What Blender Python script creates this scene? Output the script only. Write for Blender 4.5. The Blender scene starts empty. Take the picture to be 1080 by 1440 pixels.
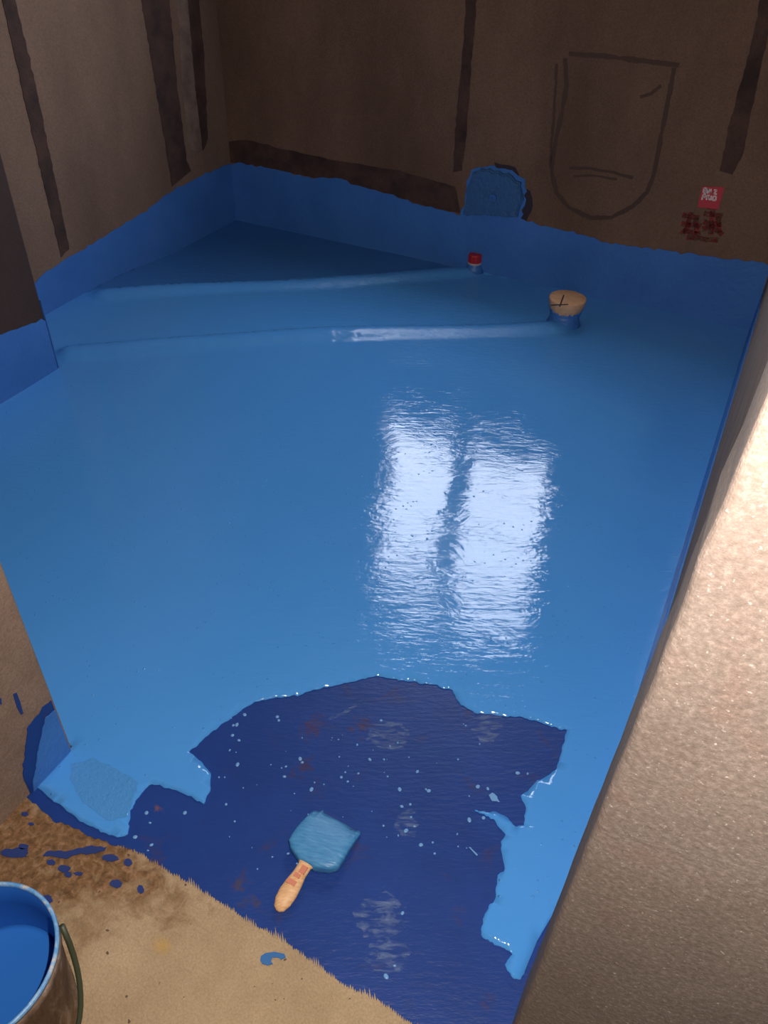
import bpy, bmesh, math, random
from mathutils import Vector, Matrix, noise
from mathutils.geometry import delaunay_2d_cdt

# ------------------------------------------------------------------ camera
scn = bpy.context.scene
COL = scn.collection
FOC, CAM_H = 1120.0, 1.4
_d = Vector((-45, -1370, -FOC)).normalized()
_up = -_d
_y = Vector((709, 892, -FOC)); _y = (_y - _up * _y.dot(_up)).normalized()
_x = _y.cross(_up)
RM = Matrix((_x, _y, _up))                      # camera space -> world
CAM = Vector((0, 0, CAM_H))
cd = bpy.data.cameras.new('camera'); cam = bpy.data.objects.new('camera', cd); COL.objects.link(cam)
cd.sensor_fit = 'VERTICAL'; cd.sensor_height = 24; cd.sensor_width = 18
cd.lens = 24 * FOC / 1440; cd.clip_start = 0.02
cam.matrix_world = Matrix.Translation(CAM) @ RM.to_4x4()
scn.camera = cam

# ------------------------------------------------------------------ view + lights
scn.view_settings.view_transform = 'Standard'; scn.view_settings.look = 'None'
scn.view_settings.gamma = 1; scn.view_settings.use_curve_mapping = False
scn.view_settings.exposure = 0.0
w = bpy.data.worlds.new('sky'); scn.world = w; w.use_nodes = True
bg = w.node_tree.nodes['Background']
bg.inputs[0].default_value = (0.80, 0.86, 1.0, 1); bg.inputs[1].default_value = 13.0
WX0, WX1, WZ0, WZ1 = -1.62, -0.62, 1.12, 2.27     # window opening in the back wall
YB = 3.253                                        # back wall plane
# sky light comes in through the window: a portal guides the sampling
pl = bpy.data.lights.new('window_portal', 'AREA'); pl.shape = 'RECTANGLE'
pl.size = WX1 - WX0; pl.size_y = WZ1 - WZ0; pl.cycles.is_portal = True
po = bpy.data.objects.new('window_portal', pl); COL.objects.link(po)
po.location = ((WX0 + WX1) / 2, YB + 0.06, (WZ0 + WZ1) / 2); po.rotation_euler = (math.radians(-90), 0, 0)
# the phone's torch beside the lens
fl = bpy.data.lights.new('torch', 'SPOT'); fl.energy = 78; fl.color = (1.0, 0.895, 0.81)
fl.shadow_soft_size = 0.008; fl.spot_size = math.radians(150); fl.spot_blend = 0.8
fo = bpy.data.objects.new('torch', fl); COL.objects.link(fo)
fo.matrix_world = Matrix.Translation(CAM + Vector((-0.01, 0.135, 0.0))) @ RM.to_4x4()

# ------------------------------------------------------------------ pixel -> world
def ray(px, py): return RM @ Vector((px - 540, 720 - py, -FOC))
def F(px, py, z=0.0):
    r = ray(px, py); return CAM + r * ((z - CAM_H) / r.z)
def PX(px, py, X):
    r = ray(px, py); return CAM + r * (X / r.x)
def PY(px, py, Y):
    r = ray(px, py); return CAM + r * (Y / r.y)

# ------------------------------------------------------------------ materials
def mat(name, col, rough=0.8, build=None, spec=0.5, coat=0.0):
    m = bpy.data.materials.new(name); m.use_nodes = True
    nt = m.node_tree; b = nt.nodes['Principled BSDF']
    b.inputs['Base Color'].default_value = (*col, 1); b.inputs['Roughness'].default_value = rough
    b.inputs['Specular IOR Level'].default_value = spec
    b.inputs['Coat Weight'].default_value = coat; b.inputs['Coat Roughness'].default_value = 0.05
    if build: build(nt, b)
    return m
def N(nt, t, **kw):
    n = nt.nodes.new(t)
    for k, v in kw.items():
        if k in n.inputs: n.inputs[k].default_value = v
        else: setattr(n, k, v)
    return n
def pos(nt, scale=(1, 1, 1), rz=0.0):
    g = N(nt, 'ShaderNodeNewGeometry'); m = N(nt, 'ShaderNodeMapping')
    m.inputs['Rotation'].default_value = (0, 0, rz)
    m2 = N(nt, 'ShaderNodeMapping'); m2.inputs['Scale'].default_value = scale
    nt.links.new(g.outputs['Position'], m.inputs[0]); nt.links.new(m.outputs[0], m2.inputs[0])
    return m2.outputs[0]
def nz(nt, vec, scale, detail=4, rough=0.55, dist=0.0):
    n = N(nt, 'ShaderNodeTexNoise'); n.inputs['Scale'].default_value = scale
    n.inputs['Detail'].default_value = detail; n.inputs['Roughness'].default_value = rough
    n.inputs['Distortion'].default_value = dist
    nt.links.new(vec, n.inputs['Vector']); return n.outputs[0]
def ramp(nt, fac, stops):
    r = N(nt, 'ShaderNodeValToRGB'); e = r.color_ramp.elements
    while len(e) < len(stops): e.new(0.5)
    for el, (p, c) in zip(e, stops): el.position = p; el.color = (*c, 1)
    nt.links.new(fac, r.inputs[0]); return r.outputs[0]
def mixc(nt, fac, a, b, mode='MIX'):
    m = N(nt, 'ShaderNodeMix'); m.data_type = 'RGBA'; m.blend_type = mode
    for sock, v in ((m.inputs[0], fac), (m.inputs[6], a), (m.inputs[7], b)):
        if hasattr(v, 'links'): nt.links.new(v, sock)
        elif isinstance(v, (int, float)): sock.default_value = v
        else: sock.default_value = (*v, 1)
    return m.outputs[2]
def bump(nt, b, h, dist, strength=1.0, prev=None):
    n = N(nt, 'ShaderNodeBump'); n.inputs['Distance'].default_value = dist; n.inputs['Strength'].default_value = strength
    nt.links.new(h, n.inputs['Height'])
    if prev is not None: nt.links.new(prev, n.inputs['Normal'])
    nt.links.new(n.outputs[0], b.inputs['Normal']); return n.outputs[0]
def math_(nt, op, a, b_=None, clamp=False):
    m = N(nt, 'ShaderNodeMath'); m.operation = op; m.use_clamp = clamp
    for i, v in enumerate((a, b_)):
        if v is None: continue
        if hasattr(v, 'links'): nt.links.new(v, m.inputs[i])
        else: m.inputs[i].default_value = v
    return m.outputs[0]
def blob(nt, centre, radii, rz=0.0):
    """1 inside an ellipse on the ground falling to 0 outside"""
    g = N(nt, 'ShaderNodeNewGeometry'); v = N(nt, 'ShaderNodeVectorMath'); v.operation = 'SUBTRACT'
    nt.links.new(g.outputs['Position'], v.inputs[0]); v.inputs[1].default_value = centre
    m = N(nt, 'ShaderNodeMapping'); m.inputs['Rotation'].default_value = (0, 0, rz)
    nt.links.new(v.outputs[0], m.inputs[0])
    m2 = N(nt, 'ShaderNodeMapping'); m2.inputs['Scale'].default_value = (1 / radii[0], 1 / radii[1], 1 / radii[2])
    nt.links.new(m.outputs[0], m2.inputs[0])
    l = N(nt, 'ShaderNodeVectorMath'); l.operation = 'LENGTH'; nt.links.new(m2.outputs[0], l.inputs[0])
    return math_(nt, 'SUBTRACT', 1.0, l.outputs['Value'])

def plaster(base, dark, grain=0.0012, gscale=320, patch=2.5, streak=1.0):
    def f(nt, b):
        v = pos(nt); vs = pos(nt, (1, 1, streak))
        big = nz(nt, vs, patch, 5, 0.6)
        c = ramp(nt, big, [(0.32, dark), (0.66, base)])
        fine = nz(nt, v, gscale, 3, 0.7)
        c = mixc(nt, ramp(nt, fine, [(0.30, (0.62, 0.60, 0.58)), (0.72, (1.25, 1.22, 1.2))]), (0, 0, 0), c, 'MULTIPLY') if False else mixc(nt, 1.0, c, ramp(nt, fine, [(0.30, (0.66, 0.64, 0.62)), (0.72, (1.0, 1.0, 1.0))]), 'MULTIPLY')
        nt.links.new(c, b.inputs['Base Color'])
        n1 = bump(nt, b, nz(nt, v, 60, 4, 0.6), grain * 1.2)
        bump(nt, b, fine, grain, 1.0, n1)
    return f

M = {}
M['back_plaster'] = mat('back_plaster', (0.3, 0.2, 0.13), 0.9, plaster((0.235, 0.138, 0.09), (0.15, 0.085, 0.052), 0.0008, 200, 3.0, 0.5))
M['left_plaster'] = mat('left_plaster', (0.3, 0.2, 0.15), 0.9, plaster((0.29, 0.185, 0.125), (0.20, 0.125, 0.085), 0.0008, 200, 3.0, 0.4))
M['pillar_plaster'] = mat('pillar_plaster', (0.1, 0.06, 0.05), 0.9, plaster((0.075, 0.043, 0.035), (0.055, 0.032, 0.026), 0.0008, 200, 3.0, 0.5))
def jamb(nt, b):
    v = pos(nt)
    c = ramp(nt, nz(nt, v, 9, 5, 0.6), [(0.32, (0.182, 0.142, 0.120)), (0.68, (0.222, 0.178, 0.150))])
    pk = math_(nt, 'MULTIPLY', math_(nt, 'SUBTRACT', nz(nt, v, 16, 4, 0.6), 0.56, True), 2.5, True)
    c = mixc(nt, pk, c, (0.225, 0.145, 0.118))
    c = mixc(nt, 1.0, c, ramp(nt, nz(nt, v, 150, 4, 0.75), [(0.34, (0.66, 0.64, 0.61)), (0.52, (0.88, 0.87, 0.86)), (0.68, (1.25, 1.25, 1.25))]), 'MULTIPLY')
    gr = math_(nt, 'MULTIPLY', math_(nt, 'SUBTRACT', nz(nt, v, 260, 2, 0.5), 0.66, True), 7.0, True)
    c = mixc(nt, gr, c, (0.42, 0.38, 0.34))
    nt.links.new(c, b.inputs['Base Color'])
    bump(nt, b, nz(nt, v, 180, 3, 0.6), 0.0007)
M['jamb_plaster'] = mat('jamb_plaster', (0.3, 0.24, 0.2), 0.85, jamb)
M['reveal_plaster'] = mat('reveal_plaster', (0.25, 0.19, 0.15), 0.9, plaster((0.33, 0.23, 0.165), (0.23, 0.155, 0.105), 0.0012, 260, 9.0))
M['hall_plaster'] = mat('hall_plaster', (0.4, 0.35, 0.3), 0.9)
M['ceiling_plaster'] = mat('ceiling_plaster', (0.32, 0.28, 0.25), 0.9)
M['dark_seam'] = mat('dark_seam', (0.075, 0.045, 0.035), 0.95, plaster((0.115, 0.062, 0.046), (0.045, 0.027, 0.022), 0.001, 220, 10))
M['pale_seam'] = mat('pale_seam', (0.22, 0.16, 0.12), 0.9, plaster((0.30, 0.21, 0.16), (0.17, 0.12, 0.09), 0.001, 220, 16))
M['thin_line'] = mat('thin_line', (0.085, 0.05, 0.035), 0.95)

def cement_floor(nt, b):
    v = pos(nt)
    c = ramp(nt, nz(nt, v, 7, 5, 0.6), [(0.30, (0.40, 0.285, 0.165)), (0.68, (0.54, 0.40, 0.245))])
    fine = nz(nt, v, 260, 3, 0.7)
    c = mixc(nt, 1.0, c, ramp(nt, fine, [(0.3, (0.72, 0.70, 0.68)), (0.7, (1, 1, 1))]), 'MULTIPLY')
    # rusty brown mud trodden in along the door opening
    ce = F(90, 1195); e = blob(nt, (ce.x, ce.y, 0), (0.30, 0.085, 1), -0.08)
    e2 = blob(nt, (F(0, 1210).x, F(0, 1210).y, 0), (0.26, 0.12, 1))
    e = math_(nt, 'MAXIMUM', e, e2)
    n2 = nz(nt, v, 26, 6, 0.65, 0.6)
    k = math_(nt, 'ADD', math_(nt, 'MULTIPLY', e, 2.2), math_(nt, 'MULTIPLY', math_(nt, 'SUBTRACT', n2, 0.5), 3.2), False)
    k = math_(nt, 'MULTIPLY', k, 0.85, True)
    mud = ramp(nt, nz(nt, v, 75, 6, 0.65, 0.5), [(0.30, (0.085, 0.045, 0.02)), (0.5, (0.20, 0.105, 0.045)), (0.72, (0.36, 0.21, 0.115))])
    c = mixc(nt, k, c, mud)
    # small rusty-yellow blot and dark pits
    ye = F(228, 1330); yb = math_(nt, 'MULTIPLY', blob(nt, (ye.x, ye.y, 0), (0.022, 0.016, 1)), 0.8, True)
    c = mixc(nt, yb, c, (0.50, 0.30, 0.08))
    pit = math_(nt, 'GREATER_THAN', nz(nt, v, 75, 1, 0.4), 0.76)
    c = mixc(nt, pit, c, (0.13, 0.08, 0.05))
    nt.links.new(c, b.inputs['Base Color'])
    n1 = bump(nt, b, nz(nt, v, 50, 5, 0.6), 0.003)
    bump(nt, b, fine, 0.001, 1.0, n1)
M['cement_floor'] = mat('cement_floor', (0.4, 0.3, 0.2), 0.85, cement_floor, spec=0.3)

STREAK = math.radians(-27)
def wet_coat(nt, b):
    v = pos(nt); st = pos(nt, (1.0, 5.5, 1.0), STREAK); st2 = pos(nt, (1.0, 3.2, 1.0), STREAK + 0.12)
    c = ramp(nt, nz(nt, v, 2.4, 3, 0.5), [(0.3, (0.072, 0.315, 0.76)), (0.7, (0.080, 0.330, 0.79))])
    # darker blue across the far corner, behind the first buried pipe
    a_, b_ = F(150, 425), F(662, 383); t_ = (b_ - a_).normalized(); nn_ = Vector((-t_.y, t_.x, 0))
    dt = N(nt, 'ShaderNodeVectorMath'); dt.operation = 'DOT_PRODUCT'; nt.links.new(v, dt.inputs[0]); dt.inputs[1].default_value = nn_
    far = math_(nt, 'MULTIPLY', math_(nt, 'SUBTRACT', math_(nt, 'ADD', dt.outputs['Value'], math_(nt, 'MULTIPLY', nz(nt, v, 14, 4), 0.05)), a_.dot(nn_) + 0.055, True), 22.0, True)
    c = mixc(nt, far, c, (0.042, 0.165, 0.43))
    nt.links.new(c, b.inputs['Base Color'])
    n1 = bump(nt, b, nz(nt, st, 9, 4, 0.55, 0.5), 0.0007)
    mid = math_(nt, 'POWER', nz(nt, st2, 30, 3, 0.5, 0.4), 2.2)
    sp = N(nt, 'ShaderNodeSeparateXYZ'); nt.links.new(pos(nt), sp.inputs[0])
    back = math_(nt, 'MULTIPLY', math_(nt, 'SUBTRACT', sp.outputs[1], 2.2, True), 3.0, True)
    n1 = bump(nt, b, math_(nt, 'MULTIPLY', nz(nt, pos(nt, (1, 2.5, 1), STREAK), 30, 5, 0.7), back), 0.0026, 1.0, n1)
    calm = math_(nt, 'MULTIPLY', math_(nt, 'SUBTRACT', nz(nt, v, 5.5, 3, 0.6), 0.40, True), 5.0, True)
    n2 = bump(nt, b, math_(nt, 'MULTIPLY', mid, calm), 0.0011, 1.0, n1)
    n2 = bump(nt, b, nz(nt, v, 7, 4, 0.6, 0.8), 0.0014, 1.0, n2)
    # bubbles / bristle grit standing in the wet film
    vo = N(nt, 'ShaderNodeTexVoronoi'); vo.inputs['Scale'].default_value = 60; nt.links.new(v, vo.inputs['Vector'])
    pim = math_(nt, 'MULTIPLY', math_(nt, 'SUBTRACT', 0.17, vo.outputs['Distance'], True), 7.0)
    gate = math_(nt, 'GREATER_THAN', nz(nt, v, 9, 2), 0.53)
    bump(nt, b, math_(nt, 'MULTIPLY', pim, gate), 0.0013, 1.0, n2)
M['wet_coat'] = mat('wet_coat', (0.05, 0.2, 0.5), 0.06, wet_coat, spec=0.5)
M['wet_coat'].node_tree.nodes['Principled BSDF'].inputs['Coat Weight'].default_value = 0.0

def dry_coat(nt, b):
    v = pos(nt)
    c = ramp(nt, nz(nt, v, 6, 4, 0.6), [(0.3, (0.010, 0.040, 0.20)), (0.7, (0.013, 0.050, 0.25))])
    br = math_(nt, 'MULTIPLY', math_(nt, 'SUBTRACT', nz(nt, v, 13, 5, 0.65, 0.4), 0.60, True), 3.2, True)
    c = mixc(nt, br, c, (0.075, 0.035, 0.035))
    for (px, py, rx, ry, col) in ((222, 1137, .018, .014, (.22, .09, .03)), (338, 1243, .03, .02, (.08, .055, .04)), (438, 1022, .035, .05, (.085, .035, .04)), (510, 1020, .03, .045, (.07, .035, .05)), (425, 1080, .03, .05, (.06, .03, .045)), (350, 1268, .03, .02, (.07, .05, .05))):
        p = F(px, py); s = math_(nt, 'MULTIPLY', math_(nt, 'ADD', blob(nt, (p.x, p.y, 0), (rx, ry, 1)), math_(nt, 'MULTIPLY', math_(nt, 'SUBTRACT', nz(nt, v, 60, 4), 0.62), 3.0)), 0.9, True)
        c = mixc(nt, s, c, col)
    nt.links.new(c, b.inputs['Base Color'])
    bump(nt, b, nz(nt, pos(nt, (1, 3, 1), STREAK), 40, 4, 0.6), 0.0012)
M['dry_coat'] = mat('dry_coat', (0.016, 0.045, 0.19), 0.42, dry_coat, spec=0.35)

def band_coat(nt, b):
    v = pos(nt)
    c = ramp(nt, nz(nt, v, 5, 5, 0.6), [(0.3, (0.045, 0.17, 0.50)), (0.7, (0.062, 0.21, 0.58))])
    nt.links.new(c, b.inputs['Base Color'])
    bump(nt, b, nz(nt, v, 70, 4, 0.65), 0.0025)
M['band_coat'] = mat('band_coat', (0.03, 0.13, 0.38), 0.38, band_coat, spec=0.45)
M['band_near'] = mat('band_near', (0.03, 0.13, 0.38), 0.45, band_coat, spec=0.4)
M['splash'] = mat('splash', (0.16, 0.36, 0.66), 0.3)
def streak_sheen_m(nt, b):
    v = pos(nt, (1, 3.2, 1), STREAK)
    a = math_(nt, 'MULTIPLY', math_(nt, 'SUBTRACT', nz(nt, v, 32, 5, 0.65, 0.5), 0.46, True), 2.6, True)
    nt.links.new(a, b.inputs['Alpha'])
M['streak_sheen'] = mat('streak_sheen', (0.20, 0.29, 0.52), 0.45, streak_sheen_m)  # pale paint streak, and milky reflections drawn as colour
M['navy_spot'] = mat('navy_spot', (0.018, 0.04, 0.17), 0.5)
M['mid_spot'] = mat('mid_spot', (0.04, 0.15, 0.38), 0.4)
M['red_plastic'] = mat('red_plastic', (0.45, 0.02, 0.03), 0.4)
M['grey_plastic'] = mat('grey_plastic', (0.42, 0.42, 0.45), 0.4)
def beige(nt, b):
    c = ramp(nt, nz(nt, pos(nt), 60, 4), [(0.3, (0.62, 0.36, 0.19)), (0.7, (0.74, 0.45, 0.25))]); nt.links.new(c, b.inputs['Base Color'])
M['beige_tape'] = mat('beige_tape', (0.8, 0.5, 0.28), 0.7, beige)
M['ink_shade_black'] = mat('ink_shade_black', (0.03, 0.02, 0.03), 0.7)  # cross on the plug, and shading painted beside the mortar pad
def wood(nt, b):
    v = pos(nt, (1, 1, 1)); c = ramp(nt, nz(nt, pos(nt, (14, 3, 3), 0.95), 22, 4, 0.6), [(0.3, (0.66, 0.36, 0.16)), (0.7, (0.86, 0.55, 0.30))])
    nt.links.new(c, b.inputs['Base Color'])
M['wood'] = mat('wood', (0.8, 0.5, 0.25), 0.5, wood)
M['red_print'] = mat('red_print', (0.62, 0.22, 0.13), 0.6)
def brushpaint(nt, b):
    v = pos(nt, (1, 1, 1)); c = ramp(nt, nz(nt, pos(nt, (1.0, 5, 1), -0.25), 40, 4, 0.6), [(0.3, (0.038, 0.20, 0.45)), (0.7, (0.08, 0.30, 0.56))])
    nt.links.new(c, b.inputs['Base Color']); bump(nt, b, nz(nt, pos(nt, (1.0, 5, 1), -0.25), 60, 3), 0.0015)
M['brush_paint'] = mat('brush_paint', (0.05, 0.22, 0.45), 0.4, brushpaint)
M['pail_blue'] = mat('pail_blue', (0.012, 0.085, 0.36), 0.5, spec=0.3)
M['pail_liquid'] = mat('pail_liquid', (0.022, 0.14, 0.48), 0.3, spec=0.4)
M['pail_rim'] = mat('pail_rim', (0.2, 0.4, 0.65), 0.4, lambda nt, b: nt.links.new(ramp(nt, nz(nt, pos(nt), 55, 4, 0.7), [(0.44, (0.10, 0.28, 0.55)), (0.56, (0.22, 0.40, 0.62)), (0.66, (0.55, 0.48, 0.42))]), b.inputs['Base Color']))
def pailside(nt, b):
    c = ramp(nt, nz(nt, pos(nt, (1, 1, 0.35)), 28, 5, 0.68, 0.4), [(0.30, (0.06, 0.06, 0.16)), (0.38, (0.15, 0.09, 0.06)), (0.52, (0.26, 0.18, 0.13)), (0.64, (0.55, 0.44, 0.38))])
    nt.links.new(c, b.inputs['Base Color']); bump(nt, b, nz(nt, pos(nt), 90, 4), 0.002)
M['pail_side'] = mat('pail_side', (0.3, 0.2, 0.17), 0.65, pailside)
M['green_wire'] = mat('green_wire', (0.045, 0.055, 0.03), 0.5)
M['sticker_red'] = mat('sticker_red', (0.52, 0.035, 0.045), 0.5)
M['sticker_white'] = mat('sticker_white', (0.85, 0.65, 0.6), 0.5)
def crayon(nt, b):
    a = math_(nt, 'MULTIPLY', math_(nt, 'SUBTRACT', nz(nt, pos(nt), 70, 4, 0.7), 0.44, True), 4.5, True); nt.links.new(a, b.inputs['Alpha'])
M['crayon'] = mat('crayon', (0.34, 0.04, 0.035), 0.8, crayon)
M['white_frame'] = mat('white_frame', (0.7, 0.7, 0.7), 0.4)
def glassm():
    m = bpy.data.materials.new('window_glass'); m.use_nodes = True; nt = m.node_tree
    for n in list(nt.nodes):
        if n.type != 'OUTPUT_MATERIAL': nt.nodes.remove(n)
    o = [n for n in nt.nodes if n.type == 'OUTPUT_MATERIAL'][0]
    t = N(nt, 'ShaderNodeBsdfTransparent'); g = N(nt, 'ShaderNodeBsdfGlossy'); g.inputs['Roughness'].default_value = 0.02
    mx = N(nt, 'ShaderNodeMixShader'); mx.inputs[0].default_value = 0.06
    nt.links.new(t.outputs[0], mx.inputs[1]); nt.links.new(g.outputs[0], mx.inputs[2]); nt.links.new(mx.outputs[0], o.inputs[0]); return m
M['glass'] = glassm()

# ------------------------------------------------------------------ object helpers
def obj(name, bm, m, parent=None, smooth=False, label=None, kind=None, cat=None, group=None):
    me = bpy.data.meshes.new(name); bmesh.ops.recalc_face_normals(bm, faces=bm.faces[:]) ; bm.to_mesh(me); bm.free()
    ms = m if isinstance(m, list) else [m]
    for q in ms: me.materials.append(q)
    o = bpy.data.objects.new(name, me); COL.objects.link(o)
    if smooth:
        for p in me.polygons: p.use_smooth = True
    if parent: o.parent = parent; o.matrix_parent_inverse = parent.matrix_world.inverted()
    if label: o['label'] = label
    if kind: o['kind'] = kind
    if cat: o['category'] = cat
    if group: o['group'] = group
    return o
def thing(name, loc, label, cat):
    o = bpy.data.objects.new(name, None); COL.objects.link(o); o.location = loc; o.empty_display_size = 0.05
    o['label'] = label; o['category'] = cat
    bpy.context.view_layer.update(); return o
def box(bm, x0, x1, y0, y1, z0, z1):
    vs = [bm.verts.new((x, y, z)) for x in (x0, x1) for y in (y0, y1) for z in (z0, z1)]
    for f in ((0, 1, 3, 2), (4, 6, 7, 5), (0, 4, 5, 1), (2, 3, 7, 6), (0, 2, 6, 4), (1, 5, 7, 3)): bm.faces.new([vs[i] for i in f])
def lathe(bm, prof, c, n=40, axis=None, jag=None, caps=True):
    rings = []
    for k, (r, z) in enumerate(prof):
        ring = []
        for i in range(n):
            a = 2 * math.pi * i / n; p = Vector((r * math.cos(a), r * math.sin(a), z))
            if jag and k in jag: p.z += jag[k] * (noise.noise(Vector((math.cos(a) * 3, math.sin(a) * 3, k))))
            if axis is not None: p = axis @ p
            ring.append(bm.verts.new(c + p))
        rings.append(ring)
    for a, b in zip(rings, rings[1:]):
        for i in range(n): bm.faces.new((a[i], a[(i + 1) % n], b[(i + 1) % n], b[i]))
    if caps: bm.faces.new(list(reversed(rings[0]))); bm.faces.new(rings[-1])
    return rings
def tube(bm, pts, r, n=8):
    rings = []
    for i, p in enumerate(pts):
        t = (pts[min(i + 1, len(pts) - 1)] - pts[max(i - 1, 0)]).normalized()
        a = t.orthogonal().normalized() if abs(t.z) > 0.95 else t.cross(Vector((0, 0, 1))).normalized()
        b = t.cross(a)
        rings.append([bm.verts.new(p + (a * math.cos(2 * math.pi * k / n) + b * math.sin(2 * math.pi * k / n)) * r) for k in range(n)])
    for a, b in zip(rings, rings[1:]):
        for k in range(n): bm.faces.new((a[k], a[(k + 1) % n], b[(k + 1) % n], b[k]))
    bm.faces.new(rings[0]); bm.faces.new(list(reversed(rings[-1])))

random.seed(7)
def rough_line(pts, step, amp, seed=0):
    """subdivide an open px polyline and wobble it"""
    out = []
    for (a, b) in zip(pts, pts[1:]):
        L = math.hypot(b[0] - a[0], b[1] - a[1]); n = max(1, int(L / step))
        nx, ny = -(b[1] - a[1]) / L, (b[0] - a[0]) / L
        for i in range(n):
            t = i / n; x = a[0] + (b[0] - a[0]) * t; y = a[1] + (b[1] - a[1]) * t
            w = amp * noise.noise(Vector((x * 0.11, y * 0.11, seed))) + amp * 0.7 * noise.noise(Vector((x * 0.4, y * 0.4, seed + 5)))
            out.append((x + nx * w, y + ny * w))
    out.append(pts[-1]); return out

# height of the screed: mortared-over pipes run across the floor to the two stubs
def seg_d(p, a, b):
    ab = b - a; t = max(0, min(1, (p - a).dot(ab) / ab.length_squared)); return (p - (a + ab * t)).length, t
R1A, R1B = F(150, 425).xy, F(662, 383).xy
R2A, R2B = F(100, 503).xy, F(785, 462).xy
def smooth(a, b, x):
    t = max(0, min(1, (x - a) / (b - a))); return t * t * (3 - 2 * t)
def height(x, y):
    p = Vector((x, y)); h = 0.0
    d, t = seg_d(p, R1A, R1B); h = max(h, 0.020 * (1 - smooth(0.015, 0.060, d)))
    d, t = seg_d(p, R2A, R2B); h = max(h, 0.024 * (1 - smooth(0.015, 0.060, d)))
    sw = 0.027 * smooth(1.35, 2.35, y) * (1 - smooth(2.35, 2.8, y)) * smooth(-0.02, -0.2, x)
    nn = 0.0022 * noise.noise(Vector((x * 3.2, y * 3.2, 1.3)))
    lim = smooth(1.0, 1.3, y)
    return h + sw + nn * lim
def sheet(outline, z0, thick, step, hf=None, round_edge=0.0):
    """a poured film: top surface follows the floor, sides go down. outline = list of 2D world points"""
    pts = [Vector(p[:2]) for p in outline]; n = len(pts)
    xs = [p.x for p in pts]; ys = [p.y for p in pts]
    def inside(x, y):
        c = False; j = n - 1
        for i in range(n):
            a, b = pts[i], pts[j]
            if (a.y > y) != (b.y > y) and x < (b.x - a.x) * (y - a.y) / (b.y - a.y) + a.x: c = not c
            j = i
        return c
    vs = list(pts); x = min(xs) + step / 2
    if step > 0:
        while x < max(xs):
            y = min(ys) + step / 2
            while y < max(ys):
                if inside(x, y): vs.append(Vector((x + random.uniform(-.1, .1) * step, y + random.uniform(-.1, .1) * step)))
                y += step
            x += step
    ov, oe, of, *_ = delaunay_2d_cdt(vs, [], [list(range(n))], 1, 1e-7)
    bm = bmesh.new()
    g = hf or (lambda a, b: 0.0)
    bv = [bm.verts.new((v.x, v.y, z0 + thick + g(v.x, v.y))) for v in ov]
    for f in of:
        try: bm.faces.new([bv[i] for i in f])
        except ValueError: pass
    be = [e for e in bm.edges if len(e.link_faces) == 1]
    r = bmesh.ops.extrude_edge_only(bm, edges=be)
    for v in [q for q in r['geom'] if isinstance(q, bmesh.types.BMVert)]: v.co.z = z0 - 0.002
    for v in [q for q in bm.verts if not q.link_faces]: bm.verts.remove(v)
    return bm
def slab(pts3, nrm, th):
    """flat outline in 3D with a real thickness along nrm"""
    # triangulate in the dominant plane
    n = len(pts3); ax = max(range(3), key=lambda i: abs(nrm[i])); u, v = [i for i in range(3) if i != ax]
    p2 = [Vector((p[u], p[v])) for p in pts3]
    ov, oe, of, *_ = delaunay_2d_cdt(p2, [], [list(range(n))], 1, 1e-7)
    c = pts3[0][ax]; bm = bmesh.new(); bv = []
    for q in ov:
        co = [0, 0, 0]; co[u], co[v], co[ax] = q.x, q.y, c; bv.append(bm.verts.new(Vector(co) + nrm * th))
    for f in of: bm.faces.new([bv[i] for i in f])
    be = [e for e in bm.edges if len(e.link_faces) == 1]
    r = bmesh.ops.extrude_edge_only(bm, edges=be)
    for q in [q for q in r['geom'] if isinstance(q, bmesh.types.BMVert)]: q.co -= nrm * (th + 0.001)
    return bm

# ------------------------------------------------------------------ structure
XL, XP, XR = -2.392, -2.07, 0.045          # left wall, nearer pillar wall, right wall
YP, YI, YO = 1.712, 0.58, 0.46             # pillar end, front wall inner and outer faces
YOL = 0.36                                 # the wall left of the door opening is thicker
XD = -0.948                                # left side of the door opening
HC = 2.6
bm = bmesh.new(); box(bm, -2.7, 1.7, -1.7, 3.6, -0.12, 0)
floor = obj('floor', bm, M['cement_floor'], kind='structure')

bm = bmesh.new(); box(bm, XL - .15, XL, YP - .1, YB + .2, -.05, HC + .05)
wall_left = obj('wall_left', bm, M['left_plaster'], kind='structure')
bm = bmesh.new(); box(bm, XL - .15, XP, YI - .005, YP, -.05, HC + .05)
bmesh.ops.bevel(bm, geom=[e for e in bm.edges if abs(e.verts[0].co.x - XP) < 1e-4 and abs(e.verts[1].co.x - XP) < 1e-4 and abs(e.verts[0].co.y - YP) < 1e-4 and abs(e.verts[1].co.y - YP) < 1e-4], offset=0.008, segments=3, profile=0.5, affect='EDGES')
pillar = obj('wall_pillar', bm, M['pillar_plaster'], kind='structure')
bm = bmesh.new()
box(bm, XL - .15, XR + .12, YB, YB + .2, -.05, WZ0); box(bm, XL - .15, XR + .12, YB, YB + .2, WZ1, HC + .05)
box(bm, XL - .15, WX0, YB, YB + .2, WZ0, WZ1); box(bm, WX1, XR + .12, YB, YB + .2, WZ0, WZ1)
wall_back = obj('wall_back', bm, M['back_plaster'], kind='structure')
bm = bmesh.new(); box(bm, XR, XR + .12, YI, YB, -.05, HC + .05)
wall_right = obj('wall_right', bm, M['reveal_plaster'], kind='structure')
bm = bmesh.new(); box(bm, -2.6, XD, YOL, YI, -.05, HC + .05)
bmesh.ops.bevel(bm, geom=[e for e in bm.edges if abs(e.verts[0].co.x - XD) < 1e-4 and abs(e.verts[1].co.x - XD) < 1e-4 and abs(e.verts[0].co.z - e.verts[1].co.z) > 1], offset=0.006, segments=3, profile=0.5, affect='EDGES')
wall_front_l = obj('wall_front', bm, M['reveal_plaster'], kind='structure')
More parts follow.
